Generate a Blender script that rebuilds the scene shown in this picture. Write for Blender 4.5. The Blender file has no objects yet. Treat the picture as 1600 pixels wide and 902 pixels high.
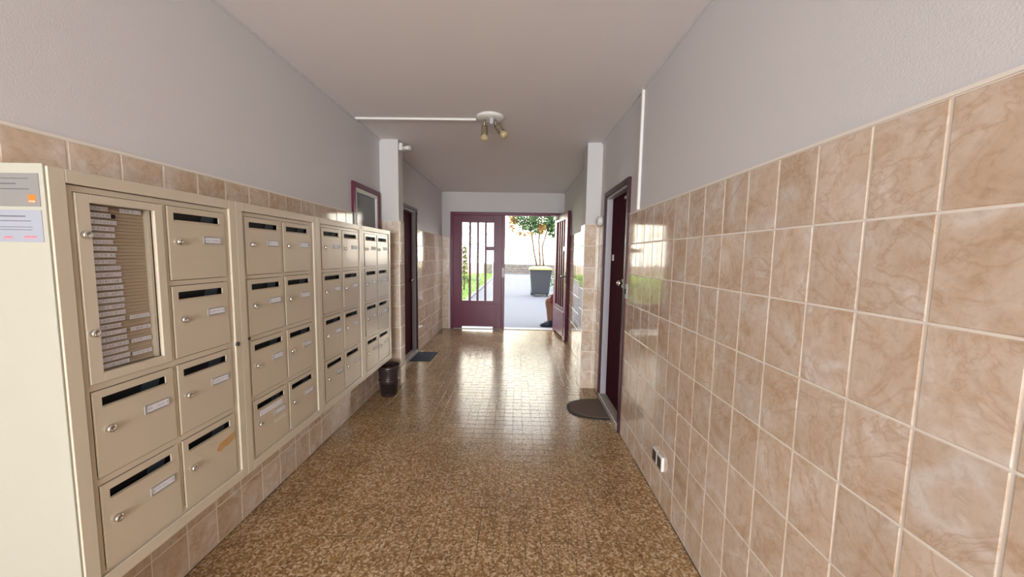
import bpy, bmesh, math, random
from mathutils import Vector, Matrix, Euler
random.seed(7)
S = bpy.context.scene
COL = S.collection
PI = math.pi
H = 1.35                                   # eye height

# ------------------------------------------------------------------ camera
def set_camera():
    f, pi, ya, ro = 574.2, .0903, -.0149, -.0162
    Y = Matrix(((math.cos(ya), 0, -math.sin(ya)), (0, 1, 0), (math.sin(ya), 0, math.cos(ya))))
    P = Matrix(((1, 0, 0), (0, math.cos(pi), math.sin(pi)), (0, -math.sin(pi), math.cos(pi))))
    R = Matrix(((math.cos(ro), -math.sin(ro), 0), (math.sin(ro), math.cos(ro), 0), (0, 0, 1)))
    M = R @ P @ Y
    r = Vector((M[0][0], M[0][2], M[0][1])); u = Vector((M[1][0], M[1][2], M[1][1])); fw = Vector((M[2][0], M[2][2], M[2][1]))
    cd = bpy.data.cameras.new('camera'); c = bpy.data.objects.new('camera', cd); COL.objects.link(c)
    m = Matrix((r, u, -fw)).transposed().to_4x4(); m.translation = Vector((0, 0, H)); c.matrix_world = m
    cd.sensor_width = 36; cd.lens = f / 1600 * 36; cd.clip_start = .02; cd.clip_end = 300
    S.camera = c
set_camera()

# ------------------------------------------------------------------ light, exposure
S.view_settings.view_transform = 'Standard'; S.view_settings.look = 'None'
S.view_settings.gamma = 1; S.view_settings.use_curve_mapping = False
S.view_settings.exposure = 0.34
w = bpy.data.worlds.new('sky'); S.world = w; w.use_nodes = True
bg = w.node_tree.nodes['Background']; bg.inputs[0].default_value = (.86, .93, 1, 1); bg.inputs[1].default_value = 3.9
sd = bpy.data.lights.new('sun', 'SUN'); sd.energy = 21; sd.angle = .01; sd.color = (1, .94, .84)
so = bpy.data.objects.new('sun', sd); COL.objects.link(so); so.rotation_euler = Vector((.22, 1, -.46)).to_track_quat('-Z', 'Y').to_euler()
def area(name, loc, direction, sx, sy, power, col=(1, 1, 1), portal=False):
    d = bpy.data.lights.new(name, 'AREA'); d.shape = 'RECTANGLE'; d.size = sx; d.size_y = sy; d.energy = power; d.color = col
    if portal: d.cycles.is_portal = True
    o = bpy.data.objects.new(name, d); COL.objects.link(o); o.location = loc
    o.rotation_euler = Vector(direction).to_track_quat('-Z', 'Z' if abs(direction[2]) < .9 else 'Y').to_euler()
    return o
area('daylight_rear_entrance', (-.28, -4.9, 1.3), (0, 1, 0), 1.95, 2.1, 300, (.93, .97, 1))
area('exit_portal', (-.2, 6.85, 1.05), (0, -1, 0), 1.9, 2.05, 1, portal=True)

# ------------------------------------------------------------------ materials
MATS = {}
def mat(name, col=(.5, .5, .5), rough=.5, metal=0, spec=.5, bump=None, coat=0, coat_rough=.05, trans=0, emit=None, ior=1.5):
    m = bpy.data.materials.new(name); m.use_nodes = True; MATS[name] = m
    b = m.node_tree.nodes['Principled BSDF']
    b.inputs['Base Color'].default_value = (*col, 1); b.inputs['Roughness'].default_value = rough
    b.inputs['Metallic'].default_value = metal; b.inputs['Specular IOR Level'].default_value = spec
    b.inputs['Coat Weight'].default_value = coat; b.inputs['Coat Roughness'].default_value = coat_rough
    b.inputs['Transmission Weight'].default_value = trans; b.inputs['IOR'].default_value = ior
    if bump: add_bump(m, *bump)
    return m
def nd(m, t, **k):
    n = m.node_tree.nodes.new(t)
    for a, v in k.items():
        if a.startswith('i_'): n.inputs[int(a[2:])].default_value = v
        else: setattr(n, a, v)
    return n
def lk(m, a, b): m.node_tree.links.new(a, b)
def coords(m, rnd=False, scale=(1, 1, 1)):
    tc = nd(m, 'ShaderNodeTexCoord'); mp = nd(m, 'ShaderNodeMapping'); lk(m, tc.outputs['Object'], mp.inputs[0]); mp.inputs['Scale'].default_value = scale
    if rnd:
        oi = nd(m, 'ShaderNodeObjectInfo'); mu = nd(m, 'ShaderNodeMath', operation='MULTIPLY'); mu.inputs[1].default_value = 57.3
        lk(m, oi.outputs['Random'], mu.inputs[0]); cb = nd(m, 'ShaderNodeCombineXYZ')
        for i in range(3): lk(m, mu.outputs[0], cb.inputs[i])
        lk(m, cb.outputs[0], mp.inputs['Location'])
    return mp.outputs[0]
def add_bump(m, scale, strength, dist=.002, detail=4):
    b = m.node_tree.nodes['Principled BSDF']; v = coords(m)
    n = nd(m, 'ShaderNodeTexNoise'); n.inputs['Scale'].default_value = scale; n.inputs['Detail'].default_value = detail; lk(m, v, n.inputs['Vector'])
    u = nd(m, 'ShaderNodeBump'); u.inputs['Strength'].default_value = strength; u.inputs['Distance'].default_value = dist
    lk(m, n.outputs['Fac'], u.inputs['Height']); lk(m, u.outputs[0], b.inputs['Normal'])
def ramp(m, fac, stops, interp='LINEAR'):
    r = nd(m, 'ShaderNodeValToRGB'); r.color_ramp.interpolation = interp; e = r.color_ramp.elements
    while len(e) < len(stops): e.new(.5)
    for k, (p, c) in enumerate(stops): e[k].position = p; e[k].color = (*c, 1)
    lk(m, fac, r.inputs[0]); return r.outputs[0]
def mix(m, fac, a, b, bt='MIX'):
    x = nd(m, 'ShaderNodeMix', data_type='RGBA', blend_type=bt)
    for s, v in ((x.inputs[0], fac), (x.inputs[6], a), (x.inputs[7], b)):
        if hasattr(v, 'links'): lk(m, v, s)
        elif isinstance(v, tuple): s.default_value = (*v, 1)
        else: s.default_value = v
    return x.outputs[2]
def noise(m, v, scale, detail=4, dist=0, rough=.5):
    n = nd(m, 'ShaderNodeTexNoise'); n.inputs['Scale'].default_value = scale; n.inputs['Detail'].default_value = detail
    n.inputs['Distortion'].default_value = dist; n.inputs['Roughness'].default_value = rough
    lk(m, v, n.inputs['Vector']); return n.outputs['Fac']

mat('wall_paint', (.65, .63, .635), .75, bump=(220, .35, .0015, 3))
mat('ceiling_paint', (.75, .715, .715), .8, bump=(60, .15, .002))
mat('pier_paint', (.58, .56, .555), .7, bump=(160, .3, .002, 3))
mat('grout', (.80, .74, .66), .6)
mat('purple_paint', (.125, .012, .042), .35, spec=.35)
mat('purple_frame', (.05, .011, .020), .4, spec=.3)
mat('dark_door', (.05, .004, .014), .7, spec=.04)
mat('grey_jamb', (.42, .40, .43), .3)
mat('white_plastic', (.72, .70, .66), .4)
mat('grey_plastic', (.35, .34, .32), .4)
mat('dark_hole', (.012, .011, .010), .6)
mat('beige_metal', (.585, .505, .39), .26, coat=.15, coat_rough=.06)
mat('beige_trim', (.62, .545, .43), .3, coat=.15, coat_rough=.08)
mat('cream_metal', (.39, .375, .305), .4)
mat('chrome', (.75, .74, .72), .15, metal=1)
mat('dark_metal', (.07, .06, .055), .3, metal=.6)
mat('cavity', (.02, .02, .022), .5)
mat('flap_blue', (.05, .065, .085), .35)
mat('slat', (.50, .41, .30), .5)
mat('brown_tape', (.50, .30, .12), .6)
mat('sticker_grey', (.21, .20, .19), .4)
mat('sticker_blue', (.29, .305, .35), .4)
mat('orange_print', (.85, .17, .015), .4)
mat('print_dark', (.10, .10, .11), .5)
mat('print_mid', (.28, .29, .32), .5)
mat('print_red', (.72, .13, .18), .5)
mat('print_white', (.9, .85, .8), .5)
mat('bin_brown', (.035, .022, .022), .32)
mat('mat_blue', (.045, .055, .085), .9, bump=(300, .8, .004))
mat('mat_brown', (.13, .085, .06), .9, bump=(300, .8, .004))
mat('sill', (.42, .38, .34), .35)
mat('window_pane', (.11, .12, .12), .12)
mat('bulb', (.42, .33, .18), .12)
mat('lamp_metal', (.33, .27, .19), .3, metal=.7)
mat('asphalt', (.15, .154, .182), .9, bump=(40, .3, .01))
mat('kerb', (.17, .17, .18), .85)
mat('facade', (.85, .82, .74), .8)
mat('facade_trim', (.72, .66, .48), .7)
mat('shutter', (.50, .50, .50), .6)
mat('bark', (.22, .14, .10), .9)
mat('bin_grey', (.065, .068, .08), .45)
mat('bin_lid', (.62, .50, .15), .4)
mat('rubber', (.02, .02, .02), .7)
mat('skin', (.25, .11, .07), .55)
mat('shorts', (.18, .02, .03), .8)
mat('jacket', (.26, .08, .05), .8)
mat('shoe', (.015, .018, .035), .5)
mat('hair', (.04, .025, .02), .6)
mat('concrete', (.52, .50, .47), .85)
mat('exterior_render', (.55, .50, .46), .85)
mat('rail_metal', (.22, .24, .22), .5)
m = mat('glass', (1, 1, 1), 0.0, trans=1)
# thin clear pane: lets light straight through, reflects at grazing angles
nt = m.node_tree; b = nt.nodes['Principled BSDF']; out = nt.nodes['Material Output']
tr = nd(m, 'ShaderNodeBsdfTransparent'); gl = nd(m, 'ShaderNodeBsdfGlossy'); gl.inputs['Roughness'].default_value = .01
lw = nd(m, 'ShaderNodeLayerWeight'); lw.inputs[0].default_value = .5; pw = nd(m, 'ShaderNodeMath', operation='POWER'); lk(m, lw.outputs['Facing'], pw.inputs[0]); pw.inputs[1].default_value = 5
fr = nd(m, 'ShaderNodeMath', operation='MULTIPLY_ADD'); lk(m, pw.outputs[0], fr.inputs[0]); fr.inputs[1].default_value = .9; fr.inputs[2].default_value = .03; mx = nd(m, 'ShaderNodeMixShader')
lk(m, fr.outputs[0], mx.inputs[0]); lk(m, tr.outputs[0], mx.inputs[1]); lk(m, gl.outputs[0], mx.inputs[2]); lk(m, mx.outputs[0], out.inputs[0])

def tile_material():
    m = mat('marbled_tile', rough=.07, spec=.5); b = m.node_tree.nodes['Principled BSDF']
    v = coords(m, rnd=True)
    base = ramp(m, noise(m, v, 7, 4, 1.0, .6), [(.28, (.53, .38, .26)), (.42, (.61, .475, .355)), (.56, (.655, .545, .445)), (.70, (.73, .655, .585))])
    fine = ramp(m, noise(m, v, 45, 5, .6, .65), [(.30, (.82, .78, .74)), (.52, (1, 1, 1)), (.8, (1.06, 1.06, 1.06))])
    c = mix(m, .8, base, fine, 'MULTIPLY')
    # veins: thin bands where a distorted noise crosses its middle
    n = noise(m, v, 3.6, 5, 1.5, .58)
    a = nd(m, 'ShaderNodeMath', operation='SUBTRACT'); lk(m, n, a.inputs[0]); a.inputs[1].default_value = .5
    ab = nd(m, 'ShaderNodeMath', operation='ABSOLUTE'); lk(m, a.outputs[0], ab.inputs[0])
    vein = ramp(m, ab.outputs[0], [(0, (.60, .60, .60)), (.007, (.30, .30, .30)), (.035, (0, 0, 0))])
    c = mix(m, vein, c, (.47, .305, .19))
    oi = nd(m, 'ShaderNodeObjectInfo')
    tone = ramp(m, oi.outputs['Random'], [(0, (.93, .92, .91)), (1, (1.05, 1.05, 1.06))])
    c = mix(m, 1.0, c, tone, 'MULTIPLY'); lk(m, c, b.inputs['Base Color'])
tile_material()

def floor_material():
    m = mat('mosaic', rough=.2, spec=.85); b = m.node_tree.nodes['Principled BSDF']
    g = nd(m, 'ShaderNodeNewGeometry')
    v = g.outputs['Position']
    vo = nd(m, 'ShaderNodeTexVoronoi', feature='F1'); vo.inputs['Scale'].default_value = 112; vo.inputs['Randomness'].default_value = 1
    nz = nd(m, 'ShaderNodeTexNoise'); nz.inputs['Scale'].default_value = 60; lk(m, v, nz.inputs['Vector'])
    ad = nd(m, 'ShaderNodeVectorMath', operation='MULTIPLY_ADD'); lk(m, nz.outputs['Color'], ad.inputs[0]); ad.inputs[1].default_value = (.010, .008, 0); lk(m, v, ad.inputs[2])
    lk(m, ad.outputs[0], vo.inputs['Vector'])
    sp = nd(m, 'ShaderNodeSeparateColor'); lk(m, vo.outputs['Color'], sp.inputs[0])
    c = ramp(m, sp.outputs[0], [(0, (.20, .105, .038)), (.34, (.31, .178, .070)), (.62, (.41, .26, .125)), (.86, (.57, .41, .25)), (1, (.66, .50, .35))])
    big = ramp(m, noise(m, v, 3, 4), [(.3, (.80, .78, .74)), (.7, (1.08, 1.06, 1.05))])
    c = mix(m, 1.0, c, big, 'MULTIPLY'); lk(m, c, b.inputs['Base Color'])
    r = nd(m, 'ShaderNodeMapRange'); lk(m, noise(m, v, 25, 3), r.inputs[0]); r.inputs[3].default_value = .15; r.inputs[4].default_value = .27
    lk(m, r.outputs[0], b.inputs['Roughness'])
floor_material()
mat('mosaic_joint', (.05, .038, .03), .6)

def card_material():                                # white card with a faint, unreadable line of print
    m = mat('name_card', rough=.4); b = m.node_tree.nodes['Principled BSDF']
    tc = nd(m, 'ShaderNodeTexCoord'); oi = nd(m, 'ShaderNodeObjectInfo')
    mp = nd(m, 'ShaderNodeMapping'); mp.inputs['Scale'].default_value = (1, 260, 60); lk(m, tc.outputs['Object'], mp.inputs[0])
    mu = nd(m, 'ShaderNodeMath', operation='MULTIPLY'); mu.inputs[1].default_value = 91; lk(m, oi.outputs['Random'], mu.inputs[0])
    cb = nd(m, 'ShaderNodeCombineXYZ'); lk(m, mu.outputs[0], cb.inputs[0]); lk(m, mu.outputs[0], cb.inputs[1]); lk(m, cb.outputs[0], mp.inputs['Location'])
    n = noise(m, mp.outputs[0], 1, 2)
    sx = nd(m, 'ShaderNodeSeparateXYZ'); lk(m, tc.outputs['Object'], sx.inputs[0])
    ab = nd(m, 'ShaderNodeMath', operation='ABSOLUTE'); lk(m, sx.outputs[2], ab.inputs[0])
    lt = nd(m, 'ShaderNodeMath', operation='LESS_THAN'); lk(m, ab.outputs[0], lt.inputs[0]); lt.inputs[1].default_value = .0035
    gt = nd(m, 'ShaderNodeMath', operation='GREATER_THAN'); lk(m, n, gt.inputs[0]); gt.inputs[1].default_value = .5
    mm = nd(m, 'ShaderNodeMath', operation='MULTIPLY'); lk(m, lt.outputs[0], mm.inputs[0]); lk(m, gt.outputs[0], mm.inputs[1])
    m2 = nd(m, 'ShaderNodeMath', operation='MULTIPLY'); lk(m, mm.outputs[0], m2.inputs[0]); m2.inputs[1].default_value = .38
    lk(m, mix(m, m2.outputs[0], (.78, .78, .83), (.12, .12, .15)), b.inputs['Base Color'])
card_material()

def simple_noise_mat(name, scale, stops, rough=.9):
    m = mat(name, rough=rough); b = m.node_tree.nodes['Principled BSDF']
    lk(m, ramp(m, noise(m, coords(m), scale, 5), stops), b.inputs['Base Color']); return m
simple_noise_mat('grass', 6, [(.3, (.09, .19, .015)), (.7, (.17, .30, .03))])
simple_noise_mat('stone', 8, [(.3, (.18, .145, .12)), (.7, (.32, .27, .24))])
def leaf_mat(name, a, b2):
    m = mat(name, rough=.6); b = m.node_tree.nodes['Principled BSDF']
    lk(m, ramp(m, noise(m, coords(m), 3, 3), [(.35, a), (.65, b2)]), b.inputs['Base Color'])
leaf_mat('leaf_green', (.06, .13, .045), (.14, .24, .09))
leaf_mat('leaf_gold', (.42, .17, .05), (.52, .34, .09))
leaf_mat('leaf_shrub', (.10, .16, .04), (.27, .25, .07))

# ------------------------------------------------------------------ builders
def bx(bm, x0, x1, y0, y1, z0, z1):
    if x0 > x1: x0, x1 = x1, x0
    v = [bm.verts.new((x, y, z)) for x in (x0, x1) for y in (y0, y1) for z in (z0, z1)]
    for f in ((0, 1, 3, 2), (4, 6, 7, 5), (0, 4, 5, 1), (2, 3, 7, 6), (0, 2, 6, 4), (1, 5, 7, 3)): bm.faces.new([v[i] for i in f])
def bevel(bm, w, seg=1):
    bmesh.ops.bevel(bm, geom=bm.edges[:], offset=w, segments=seg, affect='EDGES', profile=.6)
def cyl(bm, p0, p1, r0, r1=None, n=20, caps=True):
    p0 = Vector(p0); p1 = Vector(p1); r1 = r0 if r1 is None else r1; d = p1 - p0
    q = d.to_track_quat('Z', 'Y').to_matrix()
    a = [bm.verts.new(p0 + q @ Vector((r0 * math.cos(2 * PI * i / n), r0 * math.sin(2 * PI * i / n), 0))) for i in range(n)]
    b = [bm.verts.new(p1 + q @ Vector((r1 * math.cos(2 * PI * i / n), r1 * math.sin(2 * PI * i / n), 0))) for i in range(n)]
    for i in range(n): bm.faces.new((a[i], a[(i + 1) % n], b[(i + 1) % n], b[i])).smooth = True
    if caps: bm.faces.new(a[::-1]); bm.faces.new(b)
def lathe(bm, prof, n=32, c=(0, 0, 0), rot=None):
    rot = rot or Matrix.Identity(3); rings = []
    for r, z in prof:
        rings.append([bm.verts.new(Vector(c) + rot @ Vector((r * math.cos(2 * PI * i / n), r * math.sin(2 * PI * i / n), z))) for i in range(n)])
    for A, B in zip(rings, rings[1:]):
        for i in range(n): bm.faces.new((A[i], A[(i + 1) % n], B[(i + 1) % n], B[i])).smooth = True
    bm.faces.new(rings[0][::-1]); bm.faces.new(rings[-1])
def obj(name, bm, m, parent=None, loc=None, recalc=True):
    """bm is in world coordinates; it becomes one mesh whose origin is loc (or the root's origin)."""
    if recalc: bmesh.ops.recalc_face_normals(bm, faces=bm.faces[:])
    base = Vector((0, 0, 0)); p = parent
    while p is not None: base += p.location; p = p.parent
    o0 = Vector(loc) if loc is not None else base
    bmesh.ops.translate(bm, verts=bm.verts[:], vec=-o0)
    me = bpy.data.meshes.new(name); bm.to_mesh(me); bm.free()
    for x in (m if isinstance(m, (list, tuple)) else [m]): me.materials.append(MATS[x])
    o = bpy.data.objects.new(name, me); COL.objects.link(o); o.parent = parent; o.location = o0 - base
    return o
def inst(name, me, parent, loc, rot=(0, 0, 0)):
    o = bpy.data.objects.new(name, me); COL.objects.link(o); o.parent = parent
    base = Vector((0, 0, 0)); p = parent
    while p is not None: base += p.location; p = p.parent
    o.location = Vector(loc) - base; o.rotation_euler = rot; return o
def thing(name, label, cat, loc, group=None):
    o = bpy.data.objects.new(name, None); COL.objects.link(o); o.location = loc; o.empty_display_size = .1
    o['label'] = label; o['category'] = cat
    if group: o['group'] = group
    return o
def tag(o, label, cat, group=None):
    o['label'] = label; o['category'] = cat
    if group: o['group'] = group
    return o
def struct(o, label=None, cat=None):
    o['kind'] = 'structure'
    if label: o['label'] = label
    if cat: o['category'] = cat
    return o
def one(*b, bev=0, seg=1):
    bm = bmesh.new()
    for q in b: bx(bm, *q)
    if bev: bevel(bm, bev, seg)
    return bm
def root(name, loc, label, cat):
    o = bpy.data.objects.new(name, None); COL.objects.link(o); o.location = loc; o.empty_display_size = .1
    return struct(o, label, cat)

# ------------------------------------------------------------------ measures
XR, XL, CZ, YE = .802, -1.36, 2.453, 6.62
TS, TH = .14972, .21398                     # wall tile width and height
RT, LT = 1.658, 1.672                       # top of tiling right / left
YB = -5.0

# ------------------------------------------------------------------ the hall
ceil = struct(obj('ceiling', one((-2.1, 1.1, YB - .2, YE, CZ, CZ + .2)), 'ceiling_paint'), 'grey white painted ceiling running the length of the hall', 'ceiling')

TP = .008                                    # tile relief in front of the plaster
wr = struct(obj('wall_right', one((XR + TP, XR + .25, YB, 2.76, 0, CZ), (XR + TP, XR + .25, 2.76, 3.44, 1.93, CZ), (XR + TP, XR + .25, 3.44, YE, 0, CZ)), 'wall_paint'),
            'right hall wall, grey plaster above tall beige marbled tiles', 'wall')
wl = struct(obj('wall_left', one((-2.1, -1.85, YB, .936, 0, CZ), (-2.1, XL - TP, .936, .96, 0, CZ), (XL - .25, XL - TP, .96, 3.03, 0, CZ), (XL - .25, XL - TP, 3.03, 3.61, 0, 1.36), (XL - .25, XL - TP, 3.03, 3.61, 1.935, CZ),
                                 (XL - .25, XL - TP, 3.61, 4.22, 0, CZ), (XL - .25, XL - TP, 4.22, 4.94, 1.94, CZ), (XL - .25, XL - TP, 4.94, YE, 0, CZ)), 'wall_paint'),
            'left hall wall carrying the mailboxes, plaster above beige tiles', 'wall')
wf = struct(obj('wall_far', one((-1.62, -1.215, YE, YE + .15, 0, CZ), (.79, 1.06, YE, YE + .15, 0, CZ), (-1.215, .79, YE, YE + .15, 2.105, CZ)), 'pier_paint'),
            'far end wall around the purple exit doors', 'wall')
PL = (XL - TP, -1.178, 3.655, 3.81); PR = (.655, XR + TP, 3.69, 3.90)
wpl = struct(obj('wall_left_pier', one((PL[0], PL[1] - TP, PL[2] + TP, PL[3], 0, CZ)), 'pier_paint'), 'pale pier projecting from left wall beyond the mailboxes', 'pier')
wpr = struct(obj('wall_right_pier', one((PR[0] + TP, PR[1], PR[2] + TP, PR[3], 0, CZ)), 'pier_paint'), 'pale pier projecting from right wall beyond the dark door', 'pier')
wb = struct(obj('wall_back', one((-2.1, -1.3, YB - .15, YB, 0, CZ), (.75, XR + .25, YB - .15, YB, 0, CZ), (-1.3, .75, YB - .15, YB, 2.4, CZ)), 'wall_paint'), 'wall behind the viewer around the rear entrance', 'wall')
struct(obj('wall_sun_block', one((-12, 12, -9.3, -9, 0, 12)), 'exterior_render'), 'unseen blank wall added behind the hall to block the sun', 'wall')  # added out of view: keeps the sun from coming in by the rear opening
# own building above and beside the hall: shades the path
struct(obj('wall_exterior', one((-7, -2.11, YB, YE, 0, CZ + .2), (-7, -1.62, YE, YE + .15, 0, 12.6), (1.06, 7, YE, YE + .15, 0, 12.6), (-1.62, 1.06, YE, YE + .15, CZ, 12.6),
                                (-7, 7, YB - .15, YE, CZ + .21, 12.6)), 'exterior_render'), 'outer wall of the building the hall belongs to', 'wall')

def tile_mesh(w, h, name='tile', t=TP + .001, ch=.0022):
    """front towards +X, centred on the origin of its front face"""
    bm = bmesh.new()
    def ring(x, a): return [bm.verts.new((x, s * (w / 2 - a), q * (h / 2 - a))) for s, q in ((-1, -1), (1, -1), (1, 1), (-1, 1))]
    A = ring(-t, 0); B = ring(-.0012, 0); C = ring(0, ch)
    bm.faces.new(C)
    for P, Q in ((A, B), (B, C)):
        for i in range(4): bm.faces.new((P[i], P[(i + 1) % 4], Q[(i + 1) % 4], Q[i]))
    bmesh.ops.recalc_face_normals(bm, faces=bm.faces[:])
    me = bpy.data.meshes.new(name); bm.to_mesh(me); bm.free(); me.materials.append(MATS['marbled_tile']); return me
_tm = {}
def tiling(parent, origin, udir, ndir, u0, u1, ztop, off, zbot=0, skip=None, joined=None, w=TS, h=TH):
    """tiles on a vertical face: origin + u*udir, facing ndir; joints at off + k*w and ztop - k*h; grout bed behind"""
    g = .0058
    ang = math.atan2(ndir[1], ndir[0]); U = Vector(udir); N = Vector(ndir); O = Vector(origin)
    side = 1 if Vector((-math.sin(ang), math.cos(ang), 0)).dot(U) > 0 else -1
    bm = bmesh.new()
    a = O + U * u0; b = O + U * u1
    q = [a - N * .004, b - N * .004, b + N * .0, a + N * .0]
    # bed: thin slab whose face lies 1.6 mm behind the tile faces
    p0 = a - N * TP; p1 = b - N * TP; p2 = b - N * .0016; p3 = a - N * .0016
    lo = [bm.verts.new((p.x, p.y, zbot)) for p in (p0, p1, p2, p3)]; hi = [bm.verts.new((p.x, p.y, ztop)) for p in (p0, p1, p2, p3)]
    bm.faces.new(lo[::-1]); bm.faces.new(hi)
    for i in range(4): bm.faces.new((lo[i], lo[(i + 1) % 4], hi[(i + 1) % 4], hi[i]))
    obj('grout', bm, 'grout', parent)
    k = math.floor((u0 - off) / w) - 1; rest = bmesh.new(); nrest = 0
    while off + k * w < u1:
        a0 = max(off + k * w, u0); a1 = min(off + (k + 1) * w, u1); k += 1
        if a1 - a0 < .012: continue
        r = 0
        while ztop - r * h > zbot + .01:
            z1 = ztop - r * h; z0 = max(z1 - h, zbot); r += 1
            if z1 - z0 < .012: continue
            if skip and skip(a0, a1, z0, z1): continue
            key = (round(a1 - a0, 3), round(z1 - z0, 3))
            if key not in _tm: _tm[key] = tile_mesh(a1 - a0 - g, z1 - z0 - g)
            c = O + U * ((a0 + a1) / 2); c.z = (z0 + z1) / 2
            jit = (random.gauss(0, .0016), random.gauss(0, .0016))
            if joined and joined(a0):
                t = bmesh.new(); t.from_mesh(_tm[key]); M = Matrix.Translation(c) @ Matrix.Rotation(ang, 4, 'Z'); t.transform(M)
                tmp = bpy.data.meshes.new('t'); t.to_mesh(tmp); t.free(); rest.from_mesh(tmp); bpy.data.meshes.remove(tmp); nrest += 1
            else:
                inst('tile', _tm[key], parent, c, (0, jit[0], ang + jit[1]))
    if nrest:
        o = obj('wall_tiles', rest, 'marbled_tile', parent, recalc=False); o['kind'] = 'stuff'
    else: rest.free()
Z0 = .725
tiling(wr, (XR, 0, 0), (0, 1, 0), (-1, 0, 0), YB, 2.722, RT, Z0, joined=lambda a: a < -.05)
tiling(wr, (XR, 0, 0), (0, 1, 0), (-1, 0, 0), 3.475, 3.69, RT + .01, 3.475)
tiling(wr, (XR, 0, 0), (0, 1, 0), (-1, 0, 0), 3.90, YE, RT + .01, 3.90)
hid = lambda a0, a1, z0, z1: a0 > .95 and a1 < 3.42 and z0 > .36 and z1 < 1.50
tiling(wl, (XL, 0, 0), (0, 1, 0), (1, 0, 0), .937, 3.03, LT, 1.115, skip=hid)
tiling(wl, (XL, 0, 0), (0, 1, 0), (1, 0, 0), 3.03, 3.61, 1.36, 3.06)
tiling(wl, (XL, 0, 0), (0, 1, 0), (1, 0, 0), 3.61, 3.655, LT, 3.61)
tiling(wl, (XL, 0, 0), (0, 1, 0), (1, 0, 0), 3.81, 4.19, LT, 3.89)
tiling(wl, (XL, 0, 0), (0, 1, 0), (1, 0, 0), 4.97, YE, LT, 5.07)
tiling(wpl, (0, PL[2], 0), (1, 0, 0), (0, -1, 0), XL, PL[1], LT, XL + .03)
tiling(wpl, (PL[1], 0, 0), (0, 1, 0), (1, 0, 0), PL[2], PL[3], LT, PL[2])
tiling(wpr, (0, PR[2], 0), (1, 0, 0), (0, -1, 0), PR[0], XR, RT + .01, PR[0] - .032)
tiling(wpr, (PR[0], 0, 0), (0, 1, 0), (-1, 0, 0), PR[2], PR[3], RT + .01, PR[2])
tiling(wf, (0, YE - TP, 0), (1, 0, 0), (0, -1, 0), XL, -1.23, LT, XL - .03)
# thin edging on top of the tiling and a small shadow moulding under the ceiling
n = 0
for a in ((XR - .002, XR + TP, YB, 2.722, RT, RT + .008), (XL - TP, XL + .002, .937, 3.03, LT, LT + .008),
          (XR + TP - .016, XR + TP, YB, 3.69, CZ - .014, CZ), (XL - TP, XL - TP + .016, .937, 3.655, CZ - .014, CZ),
          (XR + TP - .014, XR + TP, 3.9, YE, CZ - .012, CZ), (XL - TP, XL - TP + .014, 3.81, YE, CZ - .012, CZ)):
    n += 1
    struct(obj('trim_%d' % n, one(a), 'grout' if n < 3 else 'wall_paint'))

# floor: bed, single tiles where they show large, one mesh beyond
FW = (XR - XL - .004) / 29
fl = struct(obj('floor', one((-2.1, XR + .25, YB - .15, YE + .15, -.12, -.0018)), 'mosaic_joint'), 'brown and gold mottled mosaic tile floor', 'floor')
def ftile():
    bm = bmesh.new(); w = FW / 2 - .00095
    def ring(z, a): return [bm.verts.new((s * (w - a), q * (w - a), z)) for s, q in ((-1, -1), (1, -1), (1, 1), (-1, 1))]
    A = ring(-.004, 0); B = ring(-.0006, 0); C = ring(0, .0011); bm.faces.new(C)
    for P, Q in ((A, B), (B, C)):
        for i in range(4): bm.faces.new((P[i], P[(i + 1) % 4], Q[(i + 1) % 4], Q[i]))
    me = bpy.data.meshes.new('floor_tile'); bmesh.ops.recalc_face_normals(bm, faces=bm.faces[:]); bm.to_mesh(me); bm.free(); me.materials.append(MATS['mosaic']); return me
fm = ftile(); base = [tuple(v.co) for v in fm.vertices]; basef = [tuple(p.vertices) for p in fm.polygons]
V = []; F = []; cnt = 0
nc = 28; x00 = XL + .002
rows = int((YE + .1 + .6) / FW)
for j in range(rows):
    y = -.6 + FW * (j + .5)
    for i in range(nc + 1):
        x = x00 + FW * (i + .5)
        if x + FW / 2 > XR + .001: continue
        dx = .0016 * math.sin(i // 4 * 7.1 + j // 4 * 3.3); dy = .0012 * math.sin(i // 2 * 5.3 + j // 5 * 2.9); rz = .006 * math.sin(i * 9.7 + j * 4.1)
        dz = .0003 * math.sin(i * 3.1 + j * 8.7); tx = .0022 * math.sin(i * 12.9 + j * 7.7); ty = .0022 * math.sin(i * 5.9 + j * 13.7)
        if 1.52 < y and cnt < 300 and abs(x + .1) < .15 + .84 * y * .99:
            inst('floor_tile', fm, fl, (x + dx, y + dy, dz), (tx, ty, rz)); cnt += 1
        else:
            o0 = len(V); c, s = math.cos(rz), math.sin(rz)
            for a in base: V.append((x + dx + c * a[0] - s * a[1], y + dy + s * a[0] + c * a[1], dz + a[2] + tx * a[1] - ty * a[0]))
            F += [tuple(o0 + q for q in f) for f in basef]
me = bpy.data.meshes.new('floor_tiles'); me.from_pydata(V, [], F); me.materials.append(MATS['mosaic'])
o = bpy.data.objects.new('floor_tiles', me); COL.objects.link(o); o.parent = fl; o['kind'] = 'stuff'

# the part behind the viewer, floored with the same mosaic
o = obj('floor_tiles', one((-1.85, XL + .002, YB, .92, -.004, 0), (XL + .003, XR + .003, YB, -.602, -.004, 0)), 'mosaic', fl); o['kind'] = 'stuff'
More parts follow.
